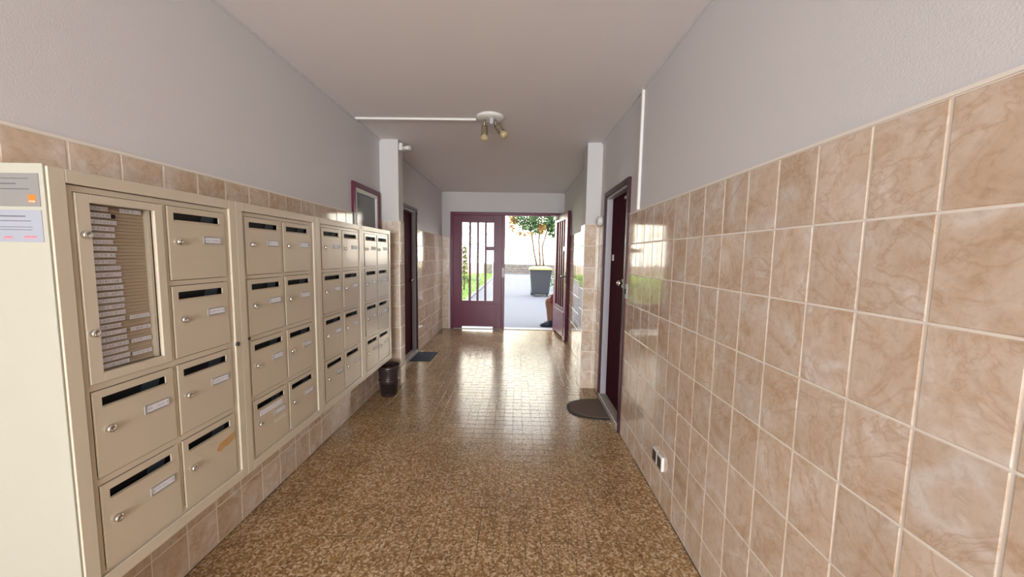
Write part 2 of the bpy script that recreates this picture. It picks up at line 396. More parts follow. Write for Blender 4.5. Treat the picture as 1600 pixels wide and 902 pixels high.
# ------------------------------------------------------------------ window in the left wall
wn = root('window_1', (XL, 3.32, 1.36), 'small purple framed window above the farthest mailboxes', 'window')
obj('outer_frame', one((XL - .04, XL + .012, 3.03, 3.075, LT + .01, 1.935), (XL - .04, XL + .012, 3.075, 3.575, 1.895, 1.935), (XL - .04, XL + .012, 3.575, 3.615, 1.36, 1.935)), 'purple_paint', wn)
obj('sash', one((XL - .03, XL + .004, 3.077, 3.11, 1.362, 1.893), (XL - .03, XL + .004, 3.54, 3.573, 1.362, 1.893), (XL - .03, XL + .004, 3.11, 3.54, 1.86, 1.893), (XL - .03, XL + .004, 3.11, 3.54, 1.362, 1.40)), 'white_plastic', wn)
obj('pane', one((XL - .018, XL - .012, 3.108, 3.542, 1.398, 1.862)), 'window_pane', wn)

# ------------------------------------------------------------------ flat doors in the side walls
def flat_door(name, side, y0, y1, ztop, label):
    X = XR if side > 0 else XL; s = side
    r = root(name, (X, (y0 + y1) / 2, 0), label, 'door')
    obj('door_frame', one((X - s * .012, X + s * .05, y0, y0 + .038, 0, ztop), (X - s * .012, X + s * .05, y1 - .038, y1, 0, ztop), (X - s * .012, X + s * .05, y0 + .038, y1 - .038, ztop - .038, ztop)), 'purple_frame', r)
    obj('jamb', one((X + s * .004, X + s * .075, y0 + .0385, y0 + .056, .05, ztop - .0385), (X + s * .004, X + s * .075, y1 - .056, y1 - .0385, .05, ztop - .0385), (X + s * .004, X + s * .075, y0 + .056, y1 - .056, ztop - .058, ztop - .0385)), 'grey_jamb', r)
    lf = obj('door_leaf', one((X + s * .055, X + s * .095, y0 + .058, y1 - .058, .052, ztop - .06), bev=.003), 'dark_door', r)
    obj('sill', one((X - s * .014, X + s * .12, y0 + .039, y1 - .039, 0, .05), bev=.003), 'sill', r)
    return r, lf
d1, l1 = flat_door('door_1', -1, 4.20, 4.945, 1.94, 'dark purple flat door on the left beyond the pier')
d2, l2 = flat_door('door_2', 1, 2.725, 3.475, 1.93, 'dark purple flat door on the right before the pier')
bm = bmesh.new(); cyl(bm, (XL - .055, 4.80, 1.0), (XL - .015, 4.80, 1.0), .022, n=16); cyl(bm, (XL - .02, 4.80, 1.0), (XL - .012, 4.72, 1.0), .008, n=10)
obj('handle', bm, 'chrome', l1)
obj('name_plate', one((XR + .049, XR + .055, 3.31, 3.355, 1.315, 1.37), bev=.001), 'white_plastic', l2)
obj('lock_plate', one((XR + .044, XR + .055, 2.955, 2.995, 1.10, 1.17), bev=.001), 'grey_jamb', l2)
bm = bmesh.new(); cyl(bm, (XR + .056, 2.97, 1.14), (XR + .02, 2.97, 1.14), .012, n=12); bmesh.ops.create_icosphere(bm, subdivisions=2, radius=.024, matrix=Matrix.Translation((XR + .02, 2.97, 1.14)))
obj('handle', bm, 'chrome', l2)
obj('closer_bracket', one((XR + .02, XR + .055, 2.86, 2.93, 1.80, 1.82)), 'sill', d2)

# ------------------------------------------------------------------ exit doors
d3 = root('door_3', (-.2, YE, 0), 'purple exit door frame with closed barred and glazed left leaf', 'door')
fx0, fx1, ft = -1.215, .786, 2.105
obj('door_frame', one((fx0, fx0 + .055, YE - .02, YE + .06, 0, ft), (fx1 - .10, fx1, YE - .02, YE + .06, 0, ft), (fx0 + .055, fx1 - .1, YE - .02, YE + .06, ft - .055, ft), bev=.004), 'purple_paint', d3)
def leaf(parent, W, T, Hh, x0, closed=True):
    """a glazed leaf in its own axes: width along x from x0, thickness along y, returned as list of (name, boxes, material)"""
    gl0, gl1, gz0, gz1 = .155, W - .15, .52, 1.92
    out = []
    out.append(('leaf', [(x0, x0 + gl0, -T, T, .012, Hh), (x0 + gl1, x0 + W, -T, T, .012, Hh), (x0 + gl0, x0 + gl1, -T, T, gz1, Hh), (x0 + gl0, x0 + gl1, -T, T, .05, gz0)], 'purple_paint'))
    out.append(('kick_panel', [(x0 + gl0 - .06, x0 + gl1 + .06, -T - .006, -T, .09, gz0 - .06)], 'purple_paint'))
    for k in range(3):
        c = x0 + gl0 + (gl1 - gl0) * (k + 1) / 4
        out.append(('bar', [(c - .019, c + .019, -.012, .012, gz0, gz1)], 'purple_paint'))
    c = x0 + gl0 + (gl1 - gl0) * 3 / 4
    out.append(('crosspiece', [(c + .019, x0 + gl1, -.016, .016, 1.43, 1.50)], 'purple_paint'))
    out.append(('pane', [(x0 + gl0, x0 + gl1, .016, .020, gz0, gz1)], 'glass'))
    return out
for nme, bs, mm in leaf(d3, .87, .022, 2.05, 0):
    obj(nme, one(*[(fx0 + .055 + a, fx0 + .055 + b, YE + .005 + c, YE + .005 + d, e, f) for a, b, c, d, e, f in bs], bev=.002 if mm != 'glass' else 0), mm, d3)
obj('meeting_post', one((-.288, -.235, YE - .03, YE + .03, .0, 2.05), bev=.004), 'purple_paint', d3)
obj('threshold', one((fx0 + .055, fx1 - .1, YE - .03, YE + .14, -.001, .010), bev=.003), 'concrete', d3)
bm = bmesh.new(); cyl(bm, (-.262, YE - .03, 1.03), (-.262, YE - .07, 1.03), .018, n=14); bx(bm, -.285, -.24, YE - .036, YE - .03, .95, 1.12)
obj('handle', bm, 'dark_metal', d3)
# the right leaf swung inwards
hx, hy = .668, YE - .03; ex, ey = .765, 5.70
ang = math.atan2(ey - hy, ex - hx)
d4 = root('door_4', (hx, hy, 0), 'open right leaf of the purple exit doors, swung inwards', 'door')
M4 = Matrix.Translation((hx, hy, 0)) @ Matrix.Rotation(ang, 4, 'Z')
for nme, bs, mm in leaf(d4, .92, .022, 2.04, 0):
    bm = one(*bs, bev=.002 if mm != 'glass' else 0); bm.transform(M4); obj(nme, bm, mm, d4)
bm = bmesh.new()
for sgn in (-1, 1):
    cyl(bm, (.86, 0, 1.03), (.86, sgn * .06, 1.03), .012, n=12); cyl(bm, (.86, sgn * .06, 1.03), (.74, sgn * .06, 1.03), .01, n=12)
bx(bm, .84, .88, -.028, .028, .93, 1.10); bm.transform(M4); obj('handle', bm, 'dark_metal', d4)
bm = one((.05, .24, -.062, -.022, 1.97, 2.03), bev=.004); bm.transform(M4); cl = obj('door_closer', bm, 'white_plastic', d4)
bm = bmesh.new(); cyl(bm, (hx + .02, hy - .12, 2.035), (hx - .10, hy - .05, 2.045), .008, n=8); cyl(bm, (hx - .10, hy - .05, 2.045), (hx - .02, hy + .01, 2.055), .008, n=8)
obj('closer_arm', bm, 'white_plastic', d4)

# ------------------------------------------------------------------ mailboxes
SC = .9524; XC = -1.20
def cy(y): return y * SC
def cz(z): return H + (z - H) * SC
ROWS = [(1.238, 1.508), (.946, 1.216), (.651, .921), (.356, .626)]
DW, DH = .258 * SC, .270 * SC
def door_mesh():
    """mailbox door with a letter slot, front towards +X, origin at upper near corner"""
    bm = bmesh.new(); t = .004
    ys = [0, .024 * SC, .228 * SC, DW]; zs = [-DH, -.050 * SC, -.023 * SC, 0]
    g = {}
    for x in (0, -t):
        for i, y in enumerate(ys):
            for j, z in enumerate(zs): g[x, i, j] = bm.verts.new((x, y, z))
    for x in (0, -t):
        for i in range(3):
            for j in range(3):
                if (i, j) == (1, 1): continue
                bm.faces.new([g[x, i, j], g[x, i + 1, j], g[x, i + 1, j + 1], g[x, i, j + 1]])
    def strip(pts):
        for a, b in zip(pts, pts[1:] + pts[:1]): bm.faces.new([g[0, *a], g[0, *b], g[-t, *b], g[-t, *a]])
    strip([(0, 0), (1, 0), (2, 0), (3, 0), (3, 1), (3, 2), (3, 3), (2, 3), (1, 3), (0, 3), (0, 2), (0, 1)])
    strip([(1, 1), (2, 1), (2, 2), (1, 2)])
    # sloping lip below the slot
    a = [bm.verts.new(p) for p in ((.0, ys[1], zs[1]), (.0, ys[2], zs[1]), (.006, ys[2], zs[1] + .001), (.006, ys[1], zs[1] + .001), (.0, ys[1], zs[1] - .006), (.0, ys[2], zs[1] - .006))]
    bm.faces.new((a[0], a[1], a[2], a[3])); bm.faces.new((a[3], a[2], a[5], a[4]))
    bmesh.ops.recalc_face_normals(bm, faces=bm.faces[:])
    ed = [e for e in bm.edges if all(abs(v.co.x) < 1e-6 for v in e.verts) and (all(abs(v.co.y) < 1e-6 for v in e.verts) or all(abs(v.co.y - DW) < 1e-6 for v in e.verts) or all(abs(v.co.z) < 1e-6 for v in e.verts) or all(abs(v.co.z + DH) < 1e-6 for v in e.verts))]
    bmesh.ops.bevel(bm, geom=ed, offset=.0018, segments=2, affect='EDGES')
    me = bpy.data.meshes.new('mailbox_door'); bm.to_mesh(me); bm.free(); me.materials.append(MATS['beige_metal']); return me
def mesh_of(bm, name, m):
    bmesh.ops.recalc_face_normals(bm, faces=bm.faces[:]); me = bpy.data.meshes.new(name); bm.to_mesh(me); bm.free(); me.materials.append(MATS[m]); return me
DOOR = door_mesh()
bm = bmesh.new(); lathe(bm, [(.0115, 0), (.0115, .009), (.010, .0115), (.006, .0125), (.0055, .010), (.0005, .0098)], 20, rot=Matrix.Rotation(PI / 2, 3, 'Y')); LOCK = mesh_of(bm, 'lock', 'chrome')
LW, LHt = .088 * SC, .030 * SC
bm = one((0, .003, -LW / 2, LW / 2, -LHt / 2, -LHt / 2 + .003), (0, .003, -LW / 2, LW / 2, LHt / 2 - .003, LHt / 2), (0, .003, -LW / 2, -LW / 2 + .003, -LHt / 2 + .003, LHt / 2 - .003), (0, .003, LW / 2 - .003, LW / 2, -LHt / 2 + .003, LHt / 2 - .003)); HOLD = mesh_of(bm, 'name_holder', 'grey_plastic')
CARD = mesh_of(one((0, .0012, -LW / 2 + .0045, LW / 2 - .0045, -LHt / 2 + .004, LHt / 2 - .004)), 'name_card', 'name_card')
FLAP = mesh_of(one((0, .002, 0, .204 * SC, -.05 * SC, .01)), 'slot_flap', 'cavity')
FLAPB = mesh_of(one((0, .002, 0, .06 * SC, -.05 * SC, .008)), 'letter_flap', 'flap_blue')

banks = [(.980, 1.632, 1.040, 1.315, 'nearest mailbox unit, with glazed name directory beside its upper doors'),
         (1.632, 2.290, 1.692, 1.967, 'second mailbox unit from the camera, with an extra white sticker on a lower door'),
         (2.290, 2.950, 2.352, 2.633, 'third mailbox unit from the camera, between the second and the last'),
         (2.950, 3.612, 3.014, 3.287, 'farthest mailbox unit, beside the pier, reflecting greenery')]
for bi, (y0, y1, ya, yb, lab) in enumerate(banks):
    r = thing('mailbox_unit', lab, 'mailbox', (XC, cy((y0 + y1) / 2), cz(.298)), 'mailbox units on the left wall')
    Y0, Y1 = cy(y0) + .0006, cy(y1) - .0006; ZA, ZB = cz(.298), cz(1.568)
    g0, g1, gza, gzb = cy(y0 + .040), cy(y1 - .036), cz(.342), cz(1.530)
    sidem = 'beige_trim'
    obj('cabinet_body', one((XL + .001, XC - .02, Y0, Y0 + .004, ZA, ZB), (XL + .001, XC - .02, Y1 - .004, Y1, ZA, ZB), (XL + .001, XC - .02, Y0 + .004, Y1 - .004, ZB - .004, ZB), (XL + .001, XC - .02, Y0 + .004, Y1 - .004, ZA, ZA + .004)), 'beige_metal', r)
    obj('outer_frame', one((XC - .02, XC + .004, Y0, g0, ZA, ZB), (XC - .02, XC + .004, g1, Y1, ZA, ZB), (XC - .02, XC + .004, g0, g1, gzb, ZB), (XC - .02, XC + .004, g0, g1, ZA, gza), bev=.0015), 'beige_trim', r)
    # inner grid of rails and stiles, set back a little
    gp = .0025; b = []
    i0, i1 = g0 + gp, g1 - gp; za, zb = gza + gp, gzb - gp
    dA0, dA1, dB0, dB1 = cy(ya) - .002, cy(ya) + DW + .002, cy(yb) - .002, cy(yb) + DW + .002
    xi = XC - .004
    b += [(XC - .02, xi, i0, dA0, za, zb), (XC - .02, xi, dA1, dB0, za, zb), (XC - .02, xi, dB1, i1, za, zb)]
    ed = [zb] + [q for (lo, hi) in ROWS for q in (cz(hi) + .002, cz(lo) - .002)] + [za]
    for k in range(0, len(ed), 2):
        if bi == 0 and k == 2:
            b.append((XC - .02, xi, dB0, dB1, ed[k + 1], ed[k]))
        else:
            b += [(XC - .02, xi, dA0, dA1, ed[k + 1], ed[k]), (XC - .02, xi, dB0, dB1, ed[k + 1], ed[k])]
    obj('inner_frame', one(*b), 'beige_metal', r)
    obj('interior', one((XC - .06, XC - .056, Y0 + .005, Y1 - .005, ZA + .005, ZB - .005)), 'cavity', r)  # near-black sheet: the shade inside the boxes put into its colour
    for c, yy in enumerate((ya, yb)):
        for k, (lo, hi) in enumerate(ROWS):
            if bi == 0 and c == 0 and k < 2: continue
            py, pz = cy(yy), cz(hi)
            d = inst('mailbox_door', DOOR, r, (XC, py, pz))
            inst('lock', LOCK, d, (XC, py + .038 * SC, pz - .128 * SC))
            inst('slot_flap', FLAP, d, (XC - .022, py + .024 * SC, pz - .012), (0, .25, 0))
            if random.random() < .7 or bi < 2: inst('letter_flap', FLAPB, d, (XC - .016, py + .165 * SC, pz - .014), (0, .25, 0))
            if not (bi == 0 and c == 1 and k == 3):
                inst('name_holder', HOLD, d, (XC, py + .190 * SC, pz - .118 * SC)); inst('name_card', CARD, d, (XC + .0003, py + .190 * SC, pz - .118 * SC))
            else:
                d['label'] = 'mailbox door with torn brown tape over its name plate'
                bm = bmesh.new()
                pts = [(.150, -.118), (.168, -.098), (.20, -.093), (.235, -.086), (.252, -.084), (.254, -.112), (.236, -.120), (.21, -.128), (.188, -.124), (.172, -.134), (.158, -.128)]
                A = [bm.verts.new((XC + .0008, py + a * SC, pz + q * SC)) for a, q in pts]; B = [bm.verts.new((XC + .0002, py + a * SC, pz + q * SC)) for a, q in pts]
                bm.faces.new(A); bm.faces.new(B[::-1])
                for q in range(len(A)): bm.faces.new((A[q], A[(q + 1) % len(A)], B[(q + 1) % len(A)], B[q]))
                obj('tape_remnant', bm, 'brown_tape', d)['label'] = 'torn brown tape'
            if bi == 1 and c == 0 and k == 3:
                d['label'] = 'mailbox door with a white sticker strip under the slot'
                me = mesh_of(one((0, .0008, -.085 * SC, .085 * SC, -.011, .011)), 'sticker_strip', 'name_card')
                inst('sticker_strip', me, d, (XC, py + .125 * SC, pz - .078 * SC))
                me = mesh_of(one((0, .0006, -.045 * SC, .045 * SC, -.008, .008)), 'faded_strip', 'beige_trim')
                inst('faded_strip', me, d, (XC, py + .19 * SC, pz - .165 * SC))
    if bi == 0:
        # glazed directory door
        y0d, y1d, z0d, z1d = cy(1.040), cy(1.040) + DW, cz(.944), cz(1.508)
        gy0, gy1, gz0, gz1 = cy(1.076), cy(1.268), cz(.972), cz(1.483)
        gd = obj('directory_door', one((XC - .012, XC + .001, y0d, gy0, z0d, z1d), (XC - .012, XC + .001, gy1, y1d, z0d, z1d), (XC - .012, XC + .001, gy0, gy1, gz1, z1d), (XC - .012, XC + .001, gy0, gy1, z0d, gz0), bev=.0012), 'beige_trim', r)
        obj('glass_pane', one((XC - .009, XC - .006, gy0 - .002, gy1 + .002, gz0 - .002, gz1 + .002)), 'glass', gd)
        for z in (1.389, 1.098): inst('lock', LOCK, gd, (XC + .001, cy(1.057), cz(z)))
        bd = obj('directory_board', one((XC - .035, XC - .031, gy0 - .006, gy1 + .006, gz0 - .006, gz1 + .006)), 'slat', r)
        bm = bmesh.new(); nsl = 46; p = (gz1 - gz0) / nsl
        for k in range(nsl):
            z = gz0 + p * (k + .5); a = [bm.verts.new((x, y, q)) for y in (gy0 - .004, gy1 - .010) for x, q in ((XC - .031, z - p * .42), (XC - .0262, z - p * .30), (XC - .031, z + p * .42))]
            bm.faces.new(a[:3]); bm.faces.new(a[3:][::-1])
            for i in range(3): bm.faces.new((a[i], a[(i + 1) % 3], a[3 + (i + 1) % 3], a[3 + i]))
        o = obj('board_slats', bm, 'slat', bd); o['kind'] = 'stuff'
        obj('board_edge', one((XC - .034, XC - .014, gy1 - .009, gy1 - .001, gz0, gz1)), 'beige_trim', bd)
        NCW = .1; widths = [.066, .062, .088, .080, .080, .073, .083, .078, .077, .09, .09, .09, .094, .092, .094, .092, .094, .090, .078, .092, .092, .096, .093, .098, .094]
        def ncard(ya_, yb_, z, h=.0125):
            me = mesh_of(one((0, .001, -(yb_ - ya_) / 2, (yb_ - ya_) / 2, -h / 2, h / 2)), 'name_strip', 'name_card')
            inst('name_strip', me, bd, (XC - .0245, (ya_ + yb_) / 2, z))
        nw = len(widths); pz = (gz1 - gz0 - .02) / (nw - 1)
        for k, wd in enumerate(widths):
            ys = gy0 + (.014 if k == 1 else .004); ncard(ys, ys + wd * SC, gz1 - .010 - k * pz)
        ncard(gy0 + .098, gy0 + .162, gz1 - .010)
        for z in (1.124, 1.084, 1.044, 1.000): ncard(gy0 + .104, gy0 + .168, cz(z))
        for ya_ in (gy0 + .004, gy0 + .074): obj('dark_gap', one((XC - .026, XC - .0245, ya_, ya_ + .012, gz1 - .036, gz1 - .024)), 'dark_hole', bd)
        bm = bmesh.new(); lathe(bm, [(.009, 0), (.009, .008), (.004, .010)], 16, c=(XC + .004, cy(1.602), cz(.933)), rot=Matrix.Rotation(PI / 2, 3, 'Y')); obj('frame_lock', bm, 'dark_metal', r)
        # cream side panel facing the camera
        obj('side_panel', one((-1.845, XC - .0005, Y0 - .006, Y0 - .0002, .0, ZB + .004), bev=.001), 'cream_metal', r)
    if bi == 1:
        obj('latch', one((XC - .002, XC + .006, cy(1.672), cy(1.686), cz(.932), cz(.945)), bev=.001), 'dark_metal', r)

# stickers on the cream side panel
ys = cy(.98) + .0006 - .0066
def sticker(name, x0, x1, z0, z1, m, label, lines, extra):
    t = thing(name, label, 'sticker', ((x0 + x1) / 2, ys, z0))
    obj('sheet', one((x0, x1, ys - .0006, ys + .0004, z0, z1)), m, t)
    bm = bmesh.new()
    for (xa, xb, z, h) in lines:
        x = xa
        while x < xb - .001:
            wd = random.uniform(.004, .010); bx(bm, x, min(x + wd, xb), ys - .0009, ys - .0006, z, z + h); x += wd + .0012
    obj('print', bm, 'print_dark', t)
    for e in extra: e(t)
px = lambda u: XC - (70 - u) / 592.0
Z = lambda v: cz(1.56) - (v - 264) / 590.0
def orange(t):
    obj('orange_square', one((px(45), px(56.5), ys - .001, ys - .0006, Z(315), Z(303.5))), 'orange_print', t)
    cu = bpy.data.curves.new('logo_word', 'FONT'); cu.body = 'orange'; cu.size = .0058; cu.extrude = .00005; cu.align_x = 'CENTER'
    o = bpy.data.objects.new('tmp', cu); COL.objects.link(o); dg = bpy.context.evaluated_depsgraph_get(); me = bpy.data.meshes.new_from_object(o.evaluated_get(dg)); bpy.data.objects.remove(o)
    me.materials.clear(); me.materials.append(MATS['print_white']); inst('logo_word', me, t, ((px(45) + px(56.5)) / 2, ys - .0011, Z(314)), (PI / 2, 0, 0))
def redword(t):
    bm = bmesh.new()
    for a, b, z in ((px(33), px(52), Z(366)), (px(2), px(14), Z(367))):
        x = a; k = 0
        while x < b:
            h = .0022 + .0022 * abs(math.sin(k * 2.1)); bx(bm, x, x + .0022, ys - .0009, ys - .0006, z - h / 2, z + h / 2); x += .0027; k += 1
        bx(bm, a - .002, b + .002, ys - .0008, ys - .0006, z - .0045, z - .0038)
    obj('red_script', bm, 'print_red', t)
sticker('sticker', px(-70), px(63), Z(321), Z(272), 'sticker_grey', 'grey sticker with orange square, upper one on the cream panel',
        [(px(-60), px(48), Z(280.5), .0022), (px(-60), px(28), Z(288.5), .0034), (px(-60), px(47), Z(296), .0026)], [orange])
sticker('sticker', px(-70), px(63), Z(374), Z(326), 'sticker_blue', 'bluish white sticker with red script, lower one on the cream panel',
        [(px(-60), px(38), Z(336.5), .0034), (px(-60), px(46), Z(343), .002), (px(-60), px(47), Z(352), .0015), (px(-60), px(47), Z(356), .0015)], [redword])

# ------------------------------------------------------------------ small things on walls and ceiling
tag(obj('cable_conduit', one((XL + .01, -.36, 3.09, 3.118, CZ - .016, CZ), bev=.002), 'white_plastic', loc=(-.85, 3.104, CZ)), 'white cable conduit crossing the ceiling to the lamp', 'conduit')
tag(obj('cable_conduit', one((XR + TP - .018, XR + TP, 2.515, 2.545, RT + .01, CZ), bev=.002), 'white_plastic', loc=(XR + TP, 2.53, RT + .01)), 'white vertical cable conduit on the right wall', 'conduit')
lx, ly = -.243, 3.05
t = thing('ceiling_spotlight', 'small ceiling lamp with two unlit adjustable bulbs', 'lamp', (lx, ly, CZ))
bm = bmesh.new(); lathe(bm, [(.112, CZ - .001), (.112, CZ - .012), (.10, CZ - .022), (.05, CZ - .026)], 32, c=(lx, ly, 0)); obj('ceiling_plate', bm, 'white_plastic', t)
for k, (ox, dirv) in enumerate(((-.045, (0.02, -.05, -1)), (.045, (.62, -.15, -.78)))):
    D = Vector(dirv).normalized(); p0 = Vector((lx + ox, ly, CZ - .024)); p1 = p0 + Vector((0, 0, -.035))
    bm = bmesh.new(); cyl(bm, p0, p1, .009, n=12); bmesh.ops.create_icosphere(bm, subdivisions=2, radius=.014, matrix=Matrix.Translation(p1)); obj('arm', bm, 'lamp_metal', t)
    bm = bmesh.new(); q = D.to_track_quat('Z', 'Y').to_matrix()
    lathe(bm, [(.012, 0), (.024, .004), (.026, .03), (.026, .07), (.028, .075)], 20, c=p1 + D * .008, rot=q); hd = obj('lamp_head', bm, 'lamp_metal', t)
    bm = bmesh.new(); lathe(bm, [(.018, 0), (.026, .014), (.033, .032), (.030, .046), (.016, .056), (.002, .058)], 20, c=p1 + D * .08, rot=q); obj('bulb', bm, 'bulb', hd)
bm = bmesh.new(); bx(bm, lx + .0, lx + .03, ly - .045, ly - .015, CZ - .07, CZ - .024); bevel(bm, .003); obj('terminal_block', bm, 'grey_jamb', t)

t = thing('motion_sensor', 'small white sensor high on the left pier', 'sensor', (PL[1] + .0, 3.72, 2.36))
obj('base', one((PL[1] - TP, PL[1] + .025, 3.69, 3.75, 2.36, 2.43), bev=.004), 'white_plastic', t)
bm = bmesh.new(); cyl(bm, (PL[1] + .02, 3.72, 2.385), (PL[1] + .10, 3.69, 2.382), .017, .021, n=16); obj('sensor_head', bm, 'white_plastic', t)
t = thing('door_buzzer', 'round white buzzer on the right wall between dark door and pier', 'buzzer', (XR, 3.585, 1.69))
bm = bmesh.new(); lathe(bm, [(.045, 0), (.045, .03), (.036, .048), (.01, .052)], 28, c=(XR, 3.585, 1.69), rot=Matrix.Rotation(-PI / 2, 3, 'Y')); obj('cover', bm, 'white_plastic', t)
bm = bmesh.new(); cyl(bm, (XR - .05, 3.585, 1.69), (XR - .056, 3.585, 1.69), .012, n=16); obj('push_button', bm, 'grey_plastic', t)
t = thing('wall_switch', 'grey switch plate on the tiles beside the right door', 'switch', (XR, 2.69, 1.05))
obj('plate', one((XR - .012, XR, 2.665, 2.712, 1.045, 1.155), bev=.003), 'grey_plastic', t)
obj('push_button', one((XR - .018, XR - .012, 2.678, 2.70, 1.08, 1.12), bev=.002), 'dark_hole', t)
t = thing('double_socket', 'low double power socket on the right tiled wall', 'socket', (XR, 1.955, .205))
for yy in (1.985, 1.915):
    h_ = obj('socket_housing', one((XR - .017, XR, yy - .032, yy + .032, .205, .285), bev=.005, seg=2), 'white_plastic', t)
    obj('socket_front', one((XR - .019, XR - .017, yy - .024, yy + .024, .212, .272), bev=.001), 'dark_metal', h_)

# waste bin
t = thing('waste_bin', 'dark brown plastic waste bin by the left pier', 'bin', (-1.212, 3.40, .0005))
bm = bmesh.new(); lathe(bm, [(.070, .001), (.074, .004), (.078, .03), (.086, .13), (.090, .15), (.088, .16), (.098, .255), (.100, .262), (.094, .262), (.080, .03), (.001, .02)], 36, c=(-1.212, 3.40, 0)); obj('bucket', bm, 'bin_brown', t)
bm = bmesh.new(); lathe(bm, [(.100, .262), (.108, .262), (.110, .275), (.108, .292), (.100, .295), (.096, .290), (.096, .266)], 36, c=(-1.212, 3.40, 0)); obj('rim', bm, 'bin_brown', t)
bm = bmesh.new(); lathe(bm, [(.0895, .142), (.0955, .146), (.0965, .160), (.091, .166)], 36, c=(-1.212, 3.40, 0)); obj('band', bm, 'bin_brown', t)

# door mats
bm = bmesh.new(); A = []
pts = [(XR - .001, 2.945)] + [(XR - .33 * math.sin(a) ** .9 if 0 < a < PI else XR - .001, 3.165 - .22 * math.copysign(abs(math.cos(a)) ** .8, math.cos(a))) for a in [PI * k / 28 for k in range(1, 28)]] + [(XR - .001, 3.385)]
def slab(name, pts, z0, z1, m, parent=None, loc=None):
    bm = bmesh.new(); a = [bm.verts.new((x, y, z0)) for x, y in pts]; b = [bm.verts.new((x, y, z1)) for x, y in pts]
    bm.faces.new(a[::-1]); bm.faces.new(b)
    for i in range(len(a)): bm.faces.new((a[i], a[(i + 1) % len(a)], b[(i + 1) % len(a)], b[i]))
    return obj(name, bm, m, parent, loc)
pts = [(x - .014, y) for x, y in pts]
t = thing('door_mat', 'half round brown door mat at the right door', 'door mat', (XR - .15, 3.165, .0006))
slab('mat_backing', pts, .0006, .008, 'rubber', t)
cxm = XR - .10
slab('mat_pile', [(cxm + (x - cxm) * .90 + .0, 3.165 + (y - 3.165) * .90) for x, y in pts], .008, .013, 'mat_brown', t)
t = thing('door_mat', 'dark blue rectangular door mat at the left door', 'door mat', (-1.22, 4.72, .0006))
q = [(-1.343, 4.50), (-1.075, 4.515), (-1.078, 4.94), (-1.343, 4.93)]
slab('mat_backing', q, .0006, .007, 'rubber', t)
slab('mat_pile', [(-1.21 + (x + 1.21) * .9, 4.72 + (y - 4.72) * .93) for x, y in q], .007, .012, 'mat_blue', t)

# ------------------------------------------------------------------ outside
struct(obj('ground_path', one((-1.43, 60, YE + .15, 27, -.3, -.005), (-60, 60, 27, 60, -.3, -.006)), 'asphalt'), 'grey asphalt path leading away from the exit', 'path')
struct(obj('ground_lawn', one((-60, -1.53, YE + .15, 27, -.3, .01)), 'grass'), 'bright green lawn left of the path', 'lawn')
tag(obj('kerb_stone', one((-1.53, -1.43, YE + .6, 26.9, -.2, .04), bev=.008), 'kerb', loc=(-1.48, 16, 0)), 'grey kerb between the lawn and the path', 'kerb')
V = []; F = []
for k in range(9000):
    x = random.uniform(-5.5, -1.56); y = random.uniform(8.5, 26.5); h = random.uniform(.03, .08)
    if 15.8 < y < 16.2: y += .5
    a = random.uniform(0, PI); dx, dy = .008 * math.cos(a), .008 * math.sin(a)
    o0 = len(V); V += [(x - dx, y - dy, .008), (x + dx, y + dy, .008), (x + random.uniform(-.02, .02), y, .01 + h)]; F.append((o0, o0 + 1, o0 + 2))
me = bpy.data.meshes.new('grass'); me.from_pydata(V, [], F); me.materials.append(MATS['grass']); o = bpy.data.objects.new('grass', me); COL.objects.link(o); o['kind'] = 'stuff'; tag(o, 'short grass growing on the lawn', 'grass')
# low rail on the lawn
t = thing('garden_rail', 'low thin metal rail across the lawn', 'rail', (-3.4, 16, 0))
bm = bmesh.new(); cyl(bm, (-5.8, 16, .25), (-1.6, 16, .25), .022, n=8); obj('rail', bm, 'rail_metal', t)
for x in (-5.7, -4.7, -3.7, -2.7, -1.7):
    bm = bmesh.new(); cyl(bm, (x, 16, .0), (x, 16, .25), .02, n=8); obj('post', bm, 'rail_metal', t)
# stone garden wall
t = thing('garden_wall', 'low stone garden wall at the end of the path', 'wall', (0, 27.1, 0))
obj('wall_core', one((-14, 14, 27.05, 27.3, -.2, .66)), 'stone', t)
obj('coping', one((-14, 14, 27.0, 27.35, .66, .75), bev=.01), 'concrete', t)
bm = bmesh.new()
for j in range(4):
    x = -14 + .2 * (j % 2)
    while x < 13.8:
        wd = random.uniform(.3, .55); s = .17
        bx(bm, x + .01, x + wd - .01, 27.0 + random.uniform(0, .03), 27.06, j * s + .01 - .02, j * s + s - .03); x += wd
obj('stones', bm, 'stone', t)['kind'] = 'stuff'
# apartment building
t = thing('apartment_building', 'sunlit cream building beyond the stone wall', 'building', (0, 34, 0))
obj('facade_wall', one((-30, 30, 34, 42, -.3, 13)), 'facade', t)
for x in (-13.2, -8.8, -4.1, .35, 2.6, 7.2, 11.8):
    for z in (1.15, 4.1, 7.0, 9.9):
        if z < 2 and x in (.35, 2.6): continue
        f_ = obj('window', one((x - .42, x + .42, 33.93, 34, z - .05, z + 1.15), bev=.01), 'facade_trim', t)
        obj('pane', one((x - .34, x + .34, 33.915, 33.93, z + .03, z + 1.07)), 'shutter', f_)
for x0, x1 in ((-5.0, -3.4), (-.6, 1.0), (2.2, 4.4)):
    obj('ledge', one((x0, x1, 33.75, 34, 1.92 if x0 > -2 else 2.35, 2.04 if x0 > -2 else 2.45)), 'facade_trim', t)
for z in (3.3, 6.3, 9.3): obj('string_course', one((-30, 30, 33.9, 34, z, z + .12)), 'facade_trim', t)
rf = obj('roof', one((-30.5, 30.5, 33.4, 42.5, 13, 13.3)), 'stone', t)

